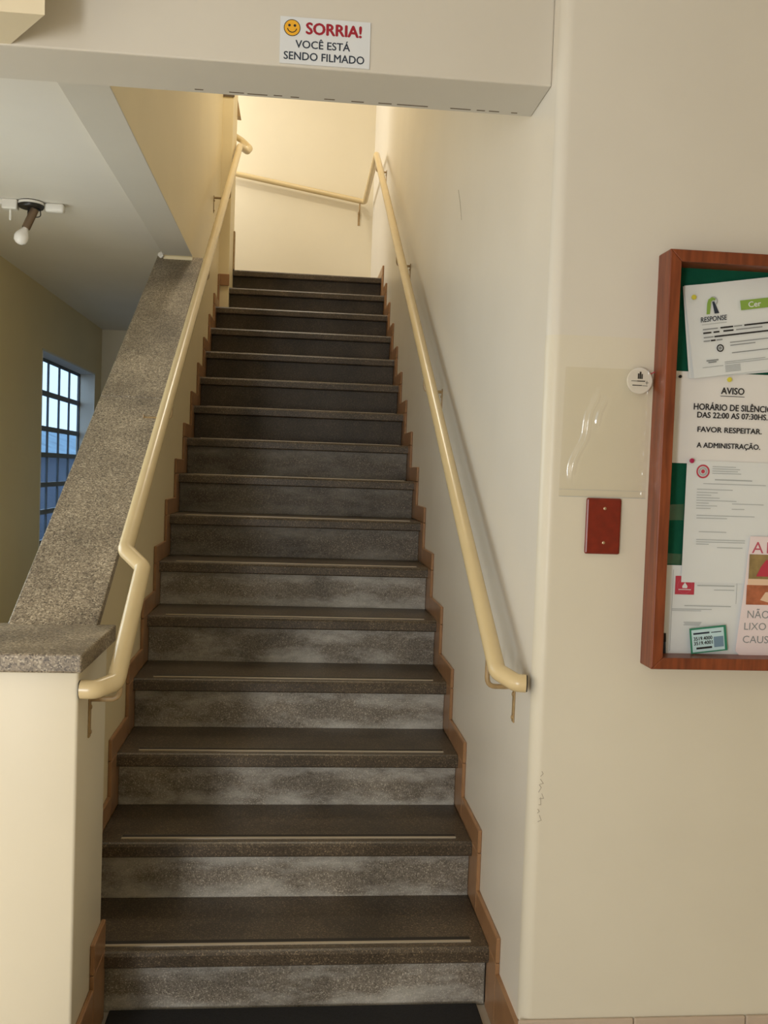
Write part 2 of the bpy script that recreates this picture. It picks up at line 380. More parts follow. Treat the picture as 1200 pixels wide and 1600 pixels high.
# lobby behind the camera, with the daylit entrance opening
b = bmesh.new(); box(-2.8, -2.5, -4.3, -4.15, 0, 3.0, bm=b); box(-0.8, 2.4, -4.3, -4.15, 0, 3.0, bm=b); box(-2.5, -0.8, -4.3, -4.15, 2.6, 3.0, bm=b); box(-2.5, -0.8, -4.3, -4.15, 0, 0.3, bm=b)
struct(obj('wall_lobby_back', b, 'wall'))
struct(obj('wall_lobby_left', box(-2.95, -2.8, -4.3, -0.04, 0, 3.0), 'wall'))
struct(obj('wall_lobby_side', box(-2.8, WX-0.13, -0.225, -0.04, 0, 2.285), 'wall'))
struct(obj('wall_lobby_right', box(2.4, 2.55, -4.3, -0.15, 0, 3.0), 'wall'))
struct(obj('ceiling_lobby', box(-2.95, 2.55, -4.3, -0.2, 3.0, 3.1), 'white'))
# upper landing side wall with its window opening
b = bmesh.new(); box(-1.75, -1.6, 3.6, YB, 2.6, 3.5, bm=b); box(-1.75, -1.6, 3.6, 4.2, 3.5, ZC, bm=b); box(-1.75, -1.6, 5.1, YB, 3.5, ZC, bm=b); box(-1.75, -1.6, 4.2, 5.1, 4.85, ZC, bm=b)
struct(obj('wall_landing_side', b, 'wall'))
struct(obj('wall_upper_side', box(-1.75, -1.6, -0.04, 3.6, 2.6, ZC), 'wall'))

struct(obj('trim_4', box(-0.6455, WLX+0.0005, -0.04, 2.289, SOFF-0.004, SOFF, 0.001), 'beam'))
# cracks along the back edge of the beam soffit
for x0, x1, y in ((-0.245, -0.225, -0.062), (-0.165, -0.13, -0.060), (-0.122, -0.075, -0.058), (-0.06, -0.04, -0.060), (-0.02, 0.0, -0.058), (0.06, 0.085, -0.060),
                  (0.125, 0.155, -0.058), (0.19, 0.222, -0.060), (0.235, 0.31, -0.060), (0.365, 0.415, -0.060), (0.43, 0.45, -0.060), (0.46, 0.485, -0.060), (0.515, 0.53, -0.060)):
    obj('paint_crack', box(x0, x1, y-0.0018, y+0.0018, 2.2842, 2.2860), 'crack_shadow', beam)
# pencil scuffs on the outer corner and a scratch on the stair wall
for k in range(7):
    z = 0.62+k*0.017
    x_ = 0.590+random.uniform(0, .006); obj('scuff_mark', tube([(x_, -0.2894, z+random.uniform(-.004, .004)), (x_+random.uniform(.004, .010), -0.2899, z+random.uniform(0, .010)), (x_+random.uniform(0, .006), -0.2897, z+random.uniform(.008, .02))], 0.0008, 5), 'scuff', wall_right)
obj('scuff_mark', tube([(WRX, 1.02, 2.42), (WRX-0.0003, 0.97, 2.36), (WRX, 0.93, 2.29)], 0.0012, 5), 'scuff', wall_right)

# granite copings
cx0, cx1 = -0.678, -0.462
def coping(y0, y1, name='coping_slab'):
    th = 0.032
    return obj(name, prism([(y0, capz(y0)-th), (y1, capz(y1)-th), (y1, capz(y1)), (y0, capz(y0))], 'x', cx0, cx1, 0.003), 'granite', wall_left)
coping(0.02, 1.072); coping(1.078, 2.325)
obj('pier_coping', box(-0.715, -0.418, -0.328, 0.052, 0.951, 0.992, 0.004, 2), 'granite', pier)
# broken plaster crumb where the soffit meets the coping
b = bmesh.new(); bmesh.ops.create_icosphere(b, subdivisions=2, radius=0.016)
for v in b.verts: v.co *= random.uniform(0.7, 1.15)
bmesh.ops.translate(b, verts=b.verts, vec=(-0.655, 2.27, 2.405)); obj('plaster_crumb', b, 'white', wall_left)

# ------------------------------------------------------------------ staircase
st = thing('staircase', 'dark brown terrazzo staircase climbing between two cream walls', 'staircase', (0, 0, 0))
tread0 = riser0 = strip0 = inlay0 = None
for k in range(1, NST+1):
    y, z = (k-1)*T, R1+(k-1)*R
    loc = (0, y, z)
    if k < NST:
        if tread0 is None:
            b = prism([(0.004, -0.040), (0.332, -0.040), (0.332, 0), (0.012, 0), (0.0045, -0.0025), (0.0, -0.009), (0.0, -0.036)], 'x', XL, XR)
            tread0 = t = obj('tread', b, 'tread', st, loc=loc)
            strip0 = obj('anti_slip_band', box(XL+0.06, XR-0.042, 0.037, 0.062, -0.001, 0.0012), 'strip_dark', t)
            inlay0 = obj('anti_slip_inlay', box(XL+0.06, XR-0.042, 0.034, 0.043, -0.001, 0.0026), 'strip', t)
        else:
            t = link_copy(tread0, 'tread', st, loc)
            link_copy(strip0, 'anti_slip_band', t, (0, 0, 0)); link_copy(inlay0, 'anti_slip_inlay', t, (0, 0, 0))
    if riser0 is None:
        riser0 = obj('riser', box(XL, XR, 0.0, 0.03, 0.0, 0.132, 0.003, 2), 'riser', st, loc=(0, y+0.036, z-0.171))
    else:
        if k == 7 or k == 10:  # risers darken in two stages up the flight, standing in for light falloff
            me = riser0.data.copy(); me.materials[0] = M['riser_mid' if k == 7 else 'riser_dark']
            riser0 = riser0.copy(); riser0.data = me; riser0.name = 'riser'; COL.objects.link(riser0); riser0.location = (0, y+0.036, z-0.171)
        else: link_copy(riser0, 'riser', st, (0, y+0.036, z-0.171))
b = prism([(TOPY+0.004, TOPZ-0.040), (YB, TOPZ-0.040), (YB, TOPZ), (TOPY+0.012, TOPZ), (TOPY+0.0045, TOPZ-0.0025), (TOPY, TOPZ-0.009), (TOPY, TOPZ-0.036)], 'x', -1.6, WRX)
obj('landing_slab', b, 'tread', st)

# stepped skirting on both walls, one tile along every riser and one along every tread
def skirting(name, xa, xb, k0, first):
    root = struct(obj(name, box(xa, xb, *first), 'skirt'))
    hp = vp = None
    for k in range(k0, NST+1):
        y, z = (k-1)*T, R1+(k-1)*R
        ya = y-0.078
        if k < NST:
            if hp is None: hp = obj('skirting_tile', box(xa, xb, 0, T-0.001, 0.001, 0.066, 0.0025), 'skirt', root, loc=(0, ya, z))
            else: link_copy(hp, 'skirting_tile', root, (0, ya, z))
        else: obj('skirting_tile', box(xa, xb, ya, YB-0.01 if xa > 0 else 4.085, z+0.001, z+0.066, 0.0025), 'skirt', root)
        if k == 1 and xa > 0: continue
        if vp is None: vp = obj('skirting_tile', box(xa, xb, 0, 0.20, -R+0.001, 0.0, 0.0025), 'skirt', root, loc=(0, ya, z))
        else: link_copy(vp, 'skirting_tile', root, (0, ya, z))
    return root
bbr = skirting('baseboard_right', XR, WRX, 1, (-0.288, -0.079, 0.0, 0.146))
obj('skirting_tile', box(XR, WRX, -0.078, 0.03, 0.0, 0.172, 0.0025), 'skirt', bbr)
bbl = skirting('baseboard_left', WLX, XL, 2, (0.006, 0.19, 0.1, 0.238))
bbp = struct(obj('baseboard_pier', box(-0.43, -0.419, -0.309, -0.122, 0.0, 0.150, 0.0025), 'skirt'))
obj('skirting_tile', box(-0.43, -0.419, -0.121, 0.012, 0.0, 0.180, 0.0025), 'skirt', bbp)
obj('skirting_tile', box(-0.43, -0.419, -0.121, 0.012, 0.181, 0.256, 0.0025), 'skirt', bbp)
obj('skirting_tile', box(-0.70, -0.419, -0.31, -0.30, 0.0, 0.150, 0.0025), 'skirt', bbp)
bbf = struct(obj('baseboard_front', box(WRX-0.005, 0.836, -0.300, -0.29, 0.0, 0.158, 0.003), 'base_tile'))
for x0 in (0.838, 1.108, 1.378, 1.648, 1.918): obj('skirting_tile', box(x0, x0+0.268, -0.300, -0.29, 0.0, 0.158, 0.003), 'base_tile', bbf)

# pilaster foot tile and the upper flight's stringer beyond it
obj('skirting_tile', box(-0.508, -0.438, 3.729, 3.74, 2.552, 2.625, 0.002), 'skirt', bbl)
struct(obj('trim_3', prism([(-0.470, 3.75), (-0.419, 3.746), (-0.446, 3.88), (-0.446, 4.30), (-0.470, 4.30)], 'y', 4.092, 4.16), 'bracket'))
obj('skirting_tile', box(-0.441, -0.431, 4.04, 4.098, TOPZ+0.001, 2.975, 0.002), 'bracket', bbl)
obj('skirting_tile', box(-0.507, -0.437, 3.734, 3.7395, 3.736, 3.752), 'crack_shadow', bbl)  # dark strip painted in for the shadow gap at the pilaster top

# ------------------------------------------------------------------ door mat
mt_ = obj('door_mat', box(-0.408, 0.535, -0.75, 0.022, 0.0, 0.016, 0.004, 2), 'mat')
tag(mt_, 'black rubber mat at the foot of the stairs', 'mat')

# ------------------------------------------------------------------ handrails
def bracket(parent, org, x_rail, x_wall, y, z, drop):
    """J shaped rod under the rail with a screwed flat plate on the wall"""
    s = 1 if x_wall > x_rail else -1
    p = obj('bracket', tube(arc_corner([(x_rail, y, z-0.012), (x_rail, y, z-drop), (x_wall, y, z-drop)], 0.022), 0.0062, 10), 'bracket', parent, org, smooth=True)
    xw = x_wall-s*0.004
    obj('wall_plate', box(min(x_wall, xw), max(x_wall, xw), y-0.009, y+0.009, z-drop-0.088, z-drop+0.012, 0.0015), 'bracket', p, org)
    for dz in (-0.018, -0.075):
        bb = bmesh.new(); bmesh.ops.create_uvsphere(bb, u_segments=8, v_segments=6, radius=0.0055)
        bmesh.ops.scale(bb, verts=bb.verts, vec=(0.6, 1, 1)); bmesh.ops.translate(bb, verts=bb.verts, vec=(xw-s*0.001, y-0.002, z-drop+dz))
        obj('screw', bb, 'bracket', p, org, smooth=True)
RR = 0.0205
def railz(y): return 1.148+0.607*(y-0.11)
xr = 0.500
hr = thing('handrail', 'cream painted tubular handrail on the right wall running from stair foot round the landing', 'handrail', (0.5, -0.243, 0.94))
pts = [(0.556, -0.272, 0.930), (0.535, -0.268, 0.930), (xr, -0.222, railz(-0.222)), (xr, 4.07, railz(4.07)), (xr, 5.135, railz(4.07)-0.02), (-0.60, 5.135, 3.70)]
ring = []
P_ = [Vector(p) for p in pts]
def soft(pts, rads):
    out = [pts[0]]
    for i in range(1, len(pts)-1):
        a, p, c = pts[i-1], pts[i], pts[i+1]; r1 = min(rads[i-1], (a-p).length*0.45, (c-p).length*0.45)
        s = p+(a-p).normalized()*r1; e = p+(c-p).normalized()*r1
        for k in range(5):
            t = k/4; out.append(s*(1-t)**2+p*2*t*(1-t)+e*t*t)
    out.append(pts[-1]); return out
obj('rail', tube(soft(P_, [0.01, 0.012, 0.03, 0.03]), RR, 20), 'rail', hr, hr.location, smooth=True)
obj('pipe_end_shade', tube([(0.5562, -0.272, 0.930), (0.5588, -0.2725, 0.930)], 0.019, 18), 'hole', hr, hr.location)  # dark disc in place of the shade at the rail's open end
for y in (-0.115, 1.215, 2.43, 4.03): bracket(hr, hr.location, xr, WRX, y, railz(y), 0.125 if y < 0 else 0.105)
bb_ = obj('bracket', tube(arc_corner([(0.46, 5.135, 3.515), (0.46, 5.135, 3.455), (0.46, YB, 3.455)], 0.02), 0.0062, 10), 'bracket', hr, hr.location, smooth=True)
obj('wall_plate', box(0.451, 0.469, YB-0.004, YB, 3.36, 3.47, 0.0015), 'bracket', bb_, hr.location)

xl = -0.414
def lz(y): return 1.170+0.606*(y-0.13)
hl = thing('handrail', 'cream painted tubular handrail beside the granite coped parapet, kinked near its foot', 'handrail', (-0.365, -0.25, 0.9))
pts = [(-0.427, -0.288, 0.908), (-0.397, -0.290, 0.908), (-0.362, -0.243, 0.915), (-0.362, 0.093, 1.134), (xl, 0.135, lz(0.135)), (xl, 4.02, lz(4.02)),
       (-0.375, 4.18, lz(4.02)+0.02), (-0.36, 4.26, lz(4.02)+0.07), (-0.42, 4.29, lz(4.02)+0.13), (-0.60, 4.20, lz(4.02)+0.20)]
obj('rail', tube(soft([Vector(p) for p in pts], [0.012, 0.012, 0.010, 0.010, 0.02, 0.02, 0.02, 0.02]), RR, 20), 'rail', hl, hl.location, smooth=True)
obj('pipe_end_shade', tube([(-0.4272, -0.288, 0.908), (-0.4296, -0.288, 0.908)], 0.0195, 18), 'hole', hl, hl.location)  # dark disc painted for the shadow gap between pipe and pier
bracket(hl, hl.location, -0.362, -0.43, -0.19, 0.948, 0.085)
for y in (0.95, 2.12, 3.29): bracket(hl, hl.location, xl, WLX, y, lz(y), 0.11)

# ------------------------------------------------------------------ window of the side room
win = struct(obj('window_1', box(WX-0.125, WX-0.105, WY0, WY1, WZ0, WZ0+0.05), 'sash'))
gx0, gx1 = WX-0.122, WX-0.110
cols = 5; rows = [2.05, 1.84, 1.61, 1.437, 1.24, 1.06, 0.86]
cw = (WY1-WY0-0.04)/cols
for nm, ya, yb_, za, zb in (('window_head', WY0, WY1, WZ1-0.03, WZ1), ('window_stile', WY0, WY0+0.02, WZ0, WZ1), ('window_stile', WY1-0.02, WY1, WZ0, WZ1)):
    obj(nm, box(gx0, gx1, ya, yb_, za, zb), 'sash', win)
for c in range(1, cols): obj('mullion', box(gx0, gx1, WY0+0.02+c*cw-0.008, WY0+0.02+c*cw+0.008, WZ0, WZ1), 'sash', win)
for z in rows[1:]: obj('transom', box(gx0-0.005, gx1+0.005, WY0, WY1, z-0.016, z+0.016), 'sash', win)
pane0 = None
for c in range(cols):
    for i in range(len(rows)-1):
        loc = (0, WY0+0.02+c*cw, rows[i+1])
        if pane0 is None: pane0 = obj('pane', box(gx0+0.003, gx0+0.006, 0.008, cw-0.008, 0.0, 1.0), 'glass', win, loc=loc)
        else: p_ = link_copy(pane0, 'pane', win, loc)
        (pane0 if (c, i) == (0, 0) else p_).scale = (1, 1, rows[i]-rows[i+1])
for nm, q in (('window_reveal', (WX-0.105, WX+0.002, WY1-0.012, WY1+0.0, WZ0, WZ1)), ('window_reveal', (WX-0.105, WX+0.002, WY0, WY0+0.012, WZ0, WZ1)),
              ('window_reveal', (WX-0.105, WX+0.002, WY0, WY1, WZ1-0.012, WZ1)), ('window_sill', (WX-0.105, WX+0.02, WY0, WY1, WZ0, WZ0+0.012))):
    obj(nm, box(*q), 'reveal', win)
struct(obj('floor_outside', box(-40, WX-0.3, -8, 40, -0.4, -0.3), 'outwall'))
w2 = struct(obj('window_added', box(WX-0.122, WX-0.105, VY0, VY1, VZ0, VZ0+0.03), 'sash'))  # added unseen window around the ceiling's light source
obj('window_head', box(gx0, gx1, VY0, VY1, VZ1-0.03, VZ1), 'sash', w2)
for c in range(0, 7): obj('mullion', box(gx0, gx1, VY0+c*(VY1-VY0-0.016)/6, VY0+c*(VY1-VY0-0.016)/6+0.016, VZ0, VZ1), 'sash', w2)
for c in (1, 2, 3, 4): obj('transom', box(gx0, gx1, VY0, VY1, VZ0+c*0.24-0.01, VZ0+c*0.24+0.01), 'sash', w2)
obj('pane', box(gx0+0.003, gx0+0.006, VY0, VY1, VZ0, VZ1), 'glass', w2)
# neighbouring house seen through it
nb = thing('neighbour_house', 'blue-grey house with a corrugated roof seen through the window of the side room', 'house', (-5.5, 16, 0))
obj('wall', box(-7.5, -4.6, 6, 26, -0.2, 1.52), 'outwall', nb, nb.location)
b = bmesh.new(); n = 160
A = []; B = []
for i in range(n+1):
    y = 6+20*i/n; dz = 0.04*math.sin(i*PI/2)
    A.append(b.verts.new((-4.4, y, 1.50+dz))); B.append(b.verts.new((-6.4, y, 2.25+dz)))
for i in range(n): b.faces.new((A[i], A[i+1], B[i+1], B[i]))
obj('roof', b, 'outroof', nb, nb.location, smooth=True)

# ------------------------------------------------------------------ ceiling lamp in the side room
lx, ly, lz0 = -1.075, 1.60, 2.44
lp = thing('ceiling_lamp', 'bare bulb in a tilted socket under a black ceiling base of the side room', 'lamp', (lx, ly, lz0))
b = lathe([(0.046, -0.026), (0.05, -0.02), (0.05, -0.014), (0.047, 0)]); obj('base', b, 'blackplastic', lp, smooth=True)
b = lathe([(0.044, -0.014), (0.0505, -0.0135), (0.0505, -0.004), (0.044, -0.003)]); obj('base_ring', b, 'whiteplastic', lp, smooth=True)
obj('stem', tube([(-0.006, 0, -0.02), (-0.010, 0, -0.075)], 0.007, 10), 'blackplastic', lp, smooth=True)
ax = Vector((-0.034, -0.012, -0.088)); s0 = Vector((0.014, 0, -0.03))
obj('socket', tube([s0, s0+ax*0.9], 0.0165, 16), 'socket', lp, smooth=True)
b = lathe([(0.011, 0.0), (0.013, 0.008), (0.02, 0.018), (0.0275, 0.033), (0.0285, 0.045), (0.024, 0.06), (0.013, 0.069), (0.003, 0.0715)])
q = ax.to_track_quat('Z', 'Y').to_matrix().to_4x4(); bmesh.ops.transform(b, matrix=Matrix.Translation(s0+ax*0.9) @ q, verts=b.verts)
obj('bulb', b, 'bulb', lp, smooth=True)
obj('wire', tube(arc_corner([(0.016, 0, -0.022), (0.036, 0, -0.03), (0.038, 0, -0.058), (0.014, 0, -0.062)], 0.02), 0.0022, 8), 'blackplastic', lp, smooth=True)
# white junction boxes beside it
j1 = obj('junction_box', box(-0.030, 0.030, -0.02, 0.02, -0.040, 0, 0.005, 2), 'whiteplastic', loc=(lx-0.078, ly-0.012, 2.44))
tag(j1, 'white ceiling junction box with a pull tab left of the bare bulb', 'electrical box')
obj('conduit', box(-0.30, -0.029, -0.012, 0.012, -0.022, 0, 0.003, 2), 'whiteplastic', j1)
obj('pull_tab', box(-0.004, 0.005, -0.004, 0.004, -0.082, -0.038, 0.002), 'whiteplastic', j1)
j2 = obj('sensor_box', box(0, 0.075, -0.018, 0.018, -0.036, 0, 0.010, 3), 'whiteplastic', loc=(lx+0.053, ly+0.012, 2.44), smooth=True)
tag(j2, 'small rounded white box on the ceiling right of the bare bulb', 'electrical box')

# ------------------------------------------------------------------ camera warning sign on the beam
def upright(o, x, y, z, tilt=0.0): o.location = (x, y, z); o.rotation_euler = (PI/2, -tilt, 0); return o
def sheet(name, wd, ht, mat, curl=0.0, nx=8, ny=8, th=0.0004, fn=None):
    """thin sheet with its lower left corner at the local origin, bent slightly off its plane"""
    b = bmesh.new(); g = []
    for j in range(ny+1):
        row = []
        for i in range(nx+1):
            u, v = i/nx, j/ny
            z = fn(u, v) if fn else curl*((2*u-1)**2*0.5+(2*v-1)**2*0.5)
            row.append(b.verts.new((u*wd, v*ht, z)))
        g.append(row)
    for j in range(ny):
        for i in range(nx): b.faces.new((g[j][i], g[j][i+1], g[j+1][i+1], g[j+1][i]))
    bmesh.ops.recalc_face_normals(b, faces=b.faces)
    if b.faces[0].normal.z < 0: bmesh.ops.reverse_faces(b, faces=b.faces)
    if th > 0:
        top = list(b.faces); r = bmesh.ops.extrude_face_region(b, geom=top)
        bmesh.ops.translate(b, verts=[e for e in r['geom'] if isinstance(e, bmesh.types.BMVert)], vec=(0, 0, th))
    return obj(name, b, mat, smooth=True)
sg = obj('warning_sign', box(0, 0.199, 0, 0.101, 0, 0.002), 'signwhite')
upright(sg, -0.044, -0.2255, 2.291, 0.004)
tag(sg, 'white camera warning sign with a smiley and red heading on the beam', 'sign')
Zs = 0.0024
disc('smiley_outline', 0.026, 0.077, 0.0182, 'black', sg, Zs); disc('smiley_face', 0.026, 0.077, 0.0166, 'yellow', sg, Zs+0.0002)
for dx in (-0.006, 0.006): disc('smiley_eye', 0.026+dx, 0.082, 0.0029, 'black', sg, Zs+0.0004)
disc('smiley_mouth', 0.026, 0.0775, 0.0112, 'black', sg, Zs+0.0004, r_in=0.0092, a0=PI*1.06, a1=PI*1.94, seg=16)
text('heading', 'SORRIA!', 'red', sg, 0.056, 0.065, 0.124, 0.0265, Zs, bold=0.04)
text('lettering', 'VOCÊ ESTÁ', 'navy', sg, 0.034, 0.0345, 0.121, 0.0215, Zs, bold=0.018)
text('lettering', 'SENDO FILMADO', 'navy', sg, 0.009, 0.0085, 0.178, 0.0175, Zs, bold=0.018)

# ------------------------------------------------------------------ notice board
bx0, bx1, bz0, bz1, by0, by1 = 0.814, 1.46, 0.985, 1.905, -0.358, -0.29
fwid = 0.026
nbd = thing('notice_board', 'wooden framed notice board with green felt on the right wall', 'notice board', (bx0, by1, bz0))
O_ = nbd.location
obj('felt_panel', box(bx0+0.01, bx1-0.01, -0.300, -0.291, bz0+0.01, bz1-0.01), 'felt', nbd, O_)
def frame_bar(pts): return obj('frame_bar', prism(pts, 'y', by0, by1, 0.002), 'wood', nbd, O_)
frame_bar([(bx0, bz0), (bx0+fwid, bz0+fwid), (bx0+fwid, bz1-fwid), (bx0, bz1)])
frame_bar([(bx0, bz1), (bx0+fwid, bz1-fwid), (bx1-fwid, bz1-fwid), (bx1, bz1)])
frame_bar([(bx1, bz1), (bx1-fwid, bz1-fwid), (bx1-fwid, bz0+fwid), (bx1, bz0)])
frame_bar([(bx1, bz0), (bx1-fwid, bz0+fwid), (bx0+fwid, bz0+fwid), (bx0, bz0)])
YP = -0.3005
def lines(x0, y0, specs, h=0.0022):
    return [(x0+a, x0+c, y0-i*0.0062, y0-i*0.0062+h) for i, segs in enumerate(specs) for a, c in segs]

# A: "AVISO" silence notice (A4 landscape)
pa = sheet('notice_sheet', 0.297, 0.206, 'paper_warm', 0.0008); upright(pa, 0.857, YP-0.001, 1.443, 0.0)
tag(pa, 'white silence hours notice headed AVISO in bold type on the notice board', 'notice')
zt = 0.0024
text('lettering', 'AVISO', 'black', pa, 0.111, 0.1585, 0.055, 0.0155, zt, bold=0.03)
flat('underline', [(0.110, 0.167, 0.1535, 0.1548)], 'black', pa, zt)
text('lettering', 'HORÁRIO DE SILÊNCIO', 'black', pa, 0.049, 0.121, 0.186, 0.0185, zt, bold=0.03)
text('lettering', 'DAS 22:00 AS 07:30HS.', 'black', pa, 0.058, 0.1035, 0.166, 0.0135, zt, bold=0.03)
text('lettering', 'FAVOR RESPEITAR.', 'black', pa, 0.060, 0.0715, 0.152, 0.0125, zt, bold=0.03)
text('lettering', 'A ADMINISTRAÇÃO.', 'black', pa, 0.060, 0.0335, 0.150, 0.0178, zt, bold=0.03)

# B: two more sheets under the tilted certificate, then the certificate
tl = math.radians(9.0)
for i, (dx, dz, dt) in enumerate(((-0.013, -0.004, -2.2), (-0.007, -0.002, -1.2))):
    s_ = sheet('loose_sheet', 0.29, 0.205, 'paper', 0.001)
    upright(s_, 0.904+dx, YP-0.0035-0.0012*i, 1.637+dz, tl+math.radians(dt))
    tag(s_, ('hindmost' if i == 0 else 'middle')+' of the white sheets pinned behind the tilted certificate', 'paper', 'sheets behind the certificate')
pb = sheet('certificate', 0.297, 0.206, 'paper', 0.0, fn=lambda u, v: 0.004*max(0, 0.35-v)**2*6+0.0006*math.sin(u*4))
upright(pb, 0.901, YP-0.0065, 1.633, tl)
tag(pb, 'tilted white certificate with a green and blue road logo and green heading bar', 'certificate')
zt = 0.0042
poly('logo', [(0.043, 0.138), (0.051, 0.138), (0.0565, 0.165), (0.061, 0.168), (0.066, 0.167), (0.068, 0.171), (0.060, 0.175), (0.051, 0.171), (0.047, 0.162)], 'green', pb, zt)
poly('logo', [(0.059, 0.165), (0.064, 0.165), (0.073, 0.138), (0.062, 0.138)], 'navy', pb, zt)
disc('logo', 0.062, 0.166, 0.0105, 'lgrey', pb, zt-0.0002, r_in=0.0075, a0=-0.9, a1=2.2, seg=14)
text('lettering', 'RESPONSE', 'navy', pb, 0.028, 0.1215, 0.062, 0.0115, zt, bold=0.02, shear=0.15)
flat('caption', [(0.03, 0.088, 0.1155, 0.117)], 'lgrey', pb, zt)
flat('heading_bar', [(0.124, 0.25, 0.139, 0.1605)], 'green', pb, zt)
text('lettering', 'Cer', 'paper', pb, 0.142, 0.143, 0.030, 0.0130, zt+0.0003, bold=0.02)
flat('small_print', [(0.031, 0.066, 0.104, 0.1065), (0.104, 0.123, 0.104, 0.1065), (0.108, 0.17, 0.096, 0.0985), (0.031, 0.054, 0.086, 0.0885), (0.03, 0.045, 0.078, 0.0805), (0.06, 0.074, 0.078, 0.0805),
                     (0.091, 0.20, 0.0695, 0.0715), (0.091, 0.15, 0.063, 0.065), (0.093, 0.19, 0.046, 0.048), (0.032, 0.06, 0.034, 0.037), (0.036, 0.055, 0.030, 0.033)], 'grey', pb, zt)
flat('bold_print', [(0.072, 0.102, 0.1035, 0.107), (0.128, 0.20, 0.1035, 0.107), (0.031, 0.050, 0.0955, 0.099), (0.055, 0.069, 0.0955, 0.099), (0.078, 0.102, 0.0955, 0.099),
                    (0.056, 0.20, 0.0855, 0.089), (0.047, 0.058, 0.0775, 0.081)], 'black', pb, zt)
disc('seal', 0.067, 0.0605, 0.0085, 'black', pb, zt, r_in=0.0058); disc('seal', 0.067, 0.0605, 0.0036, 'grey', pb, zt)
flat('small_print', [(0.074, 0.17, 0.0275, 0.0292), (0.074, 0.20, 0.0235, 0.025), (0.022, 0.07, 0.0205, 0.022)]+[(0.074, 0.11, 0.006+i*0.0032, 0.0078+i*0.0032) for i in range(5)], 'lgrey', pb, zt)

# C: official document with a round red seal (A4 portrait)
pc = sheet('document', 0.200, 0.276, 'paper', 0.0008); upright(pc, 0.896, YP-0.0035, 1.174, 0.0)
tag(pc, 'white portrait document with a round red seal under the magenta pin', 'document')
zt = 0.0022
disc('seal', 0.038, 0.252, 0.0155, 'rose', pc, zt, r_in=0.0120); disc('seal', 0.038, 0.252, 0.0100, 'lgrey', pc, zt, r_in=0.0065); disc('seal', 0.038, 0.252, 0.0045, 'rose', pc, zt)
pr = [(0.06, 0.115, 0.263, 0.2645), (0.06, 0.125, 0.258, 0.2595), (0.06, 0.12, 0.253, 0.2545), (0.06, 0.128, 0.248, 0.2495),
      (0.067, 0.155, 0.233, 0.2355), (0.04, 0.188, 0.224, 0.2255), (0.026, 0.11, 0.211, 0.2125), (0.026, 0.075, 0.204, 0.2055), (0.026, 0.06, 0.198, 0.1995), (0.026, 0.08, 0.192, 0.1935),
      (0.026, 0.12, 0.186, 0.1875), (0.026, 0.055, 0.180, 0.1815), (0.026, 0.075, 0.174, 0.1755), (0.026, 0.06, 0.168, 0.1695), (0.11, 0.185, 0.180, 0.1815), (0.11, 0.14, 0.168, 0.1695),
      (0.028, 0.165, 0.152, 0.1535), (0.028, 0.10, 0.146, 0.1475), (0.035, 0.10, 0.115, 0.1165), (0.03, 0.145, 0.097, 0.0985), (0.03, 0.145, 0.092, 0.0935), (0.03, 0.06, 0.087, 0.0885), (0.08, 0.14, 0.080, 0.0815)]
flat('small_print', pr, 'lgrey', pc, zt)

# D: lower document with a red square emblem
pd_ = sheet('document', 0.196, 0.205, 'paper', 0.0008); upright(pd_, 0.857, YP-0.001, 1.007, 0.0)
tag(pd_, 'white document with a red square flame emblem at the bottom left of the notice board', 'document')
zt = 0.0022
flat('emblem', [(0.026, 0.071, 0.139, 0.181)], 'rose', pd_, zt)
poly('flame', [(0.043, 0.1535), (0.054, 0.1535), (0.055, 0.158), (0.0485, 0.1665), (0.0425, 0.158)], 'paper', pd_, zt+0.0003)
flat('emblem_line', [(0.034, 0.063, 0.1495, 0.1510)], 'paper', pd_, zt+0.0003)
disc('emblem_ring', 0.0485, 0.1585, 0.0175, 'pink', pd_, zt+0.0002, r_in=0.0165)
flat('small_print', [(0.078, 0.166, 0.159, 0.1615), (0.118, 0.166, 0.150, 0.1515), (0.05, 0.16, 0.1125, 0.1145), (0.02, 0.115, 0.105, 0.1065), (0.02, 0.09, 0.1015, 0.1028), (0.05, 0.092, 0.075, 0.0765), (0.052, 0.09, 0.072, 0.0735), (0.05, 0.088, 0.069, 0.0705)], 'lgrey', pd_, zt)
flat('border', [(0.02, 0.021, 0.01, 0.195), (0.171, 0.172, 0.12, 0.169), (0.075, 0.172, 0.168, 0.1695)], 'lgrey', pd_, zt)

# E: litter poster (cropped by the picture edge), bottom corner clipped
b = bmesh.new()
pe_pts = [(0.0, 0.012), (0.012, 0.0), (0.22, 0.0), (0.22, 0.275), (0.022, 0.275), (0.012, 0.14)]
A = [b.verts.new((x, y, 0.0)) for x, y in pe_pts]; b.faces.new(A)
r = bmesh.ops.extrude_face_region(b, geom=list(b.faces)); bmesh.ops.translate(b, verts=[e for e in r['geom'] if isinstance(e, bmesh.types.BMVert)], vec=(0, 0, 0.0004))
pe = obj('poster', b, 'pinkpaper'); upright(pe, 1.030, YP-0.0085, 1.008, 0.0)
tag(pe, 'pale pink litter poster with pink heading and two photos at the lower right', 'poster')
zt = 0.001
text('lettering', 'AL', 'pink', pe, 0.027, 0.237, 0.052, 0.0255, zt, spacing=1.25)
flat('photo', [(0.022, 0.18, 0.178, 0.234)], 'photo1', pe, zt)
poly('photo_shape', [(0.040, 0.184), (0.095, 0.184), (0.095, 0.222), (0.062, 0.222), (0.050, 0.206)], 'rose', pe, zt+0.0003)
flat('photo_band', [(0.021, 0.18, 0.164, 0.178)], 'skinpink', pe, zt)
flat('photo', [(0.019, 0.18, 0.119, 0.164)], 'photo2', pe, zt)
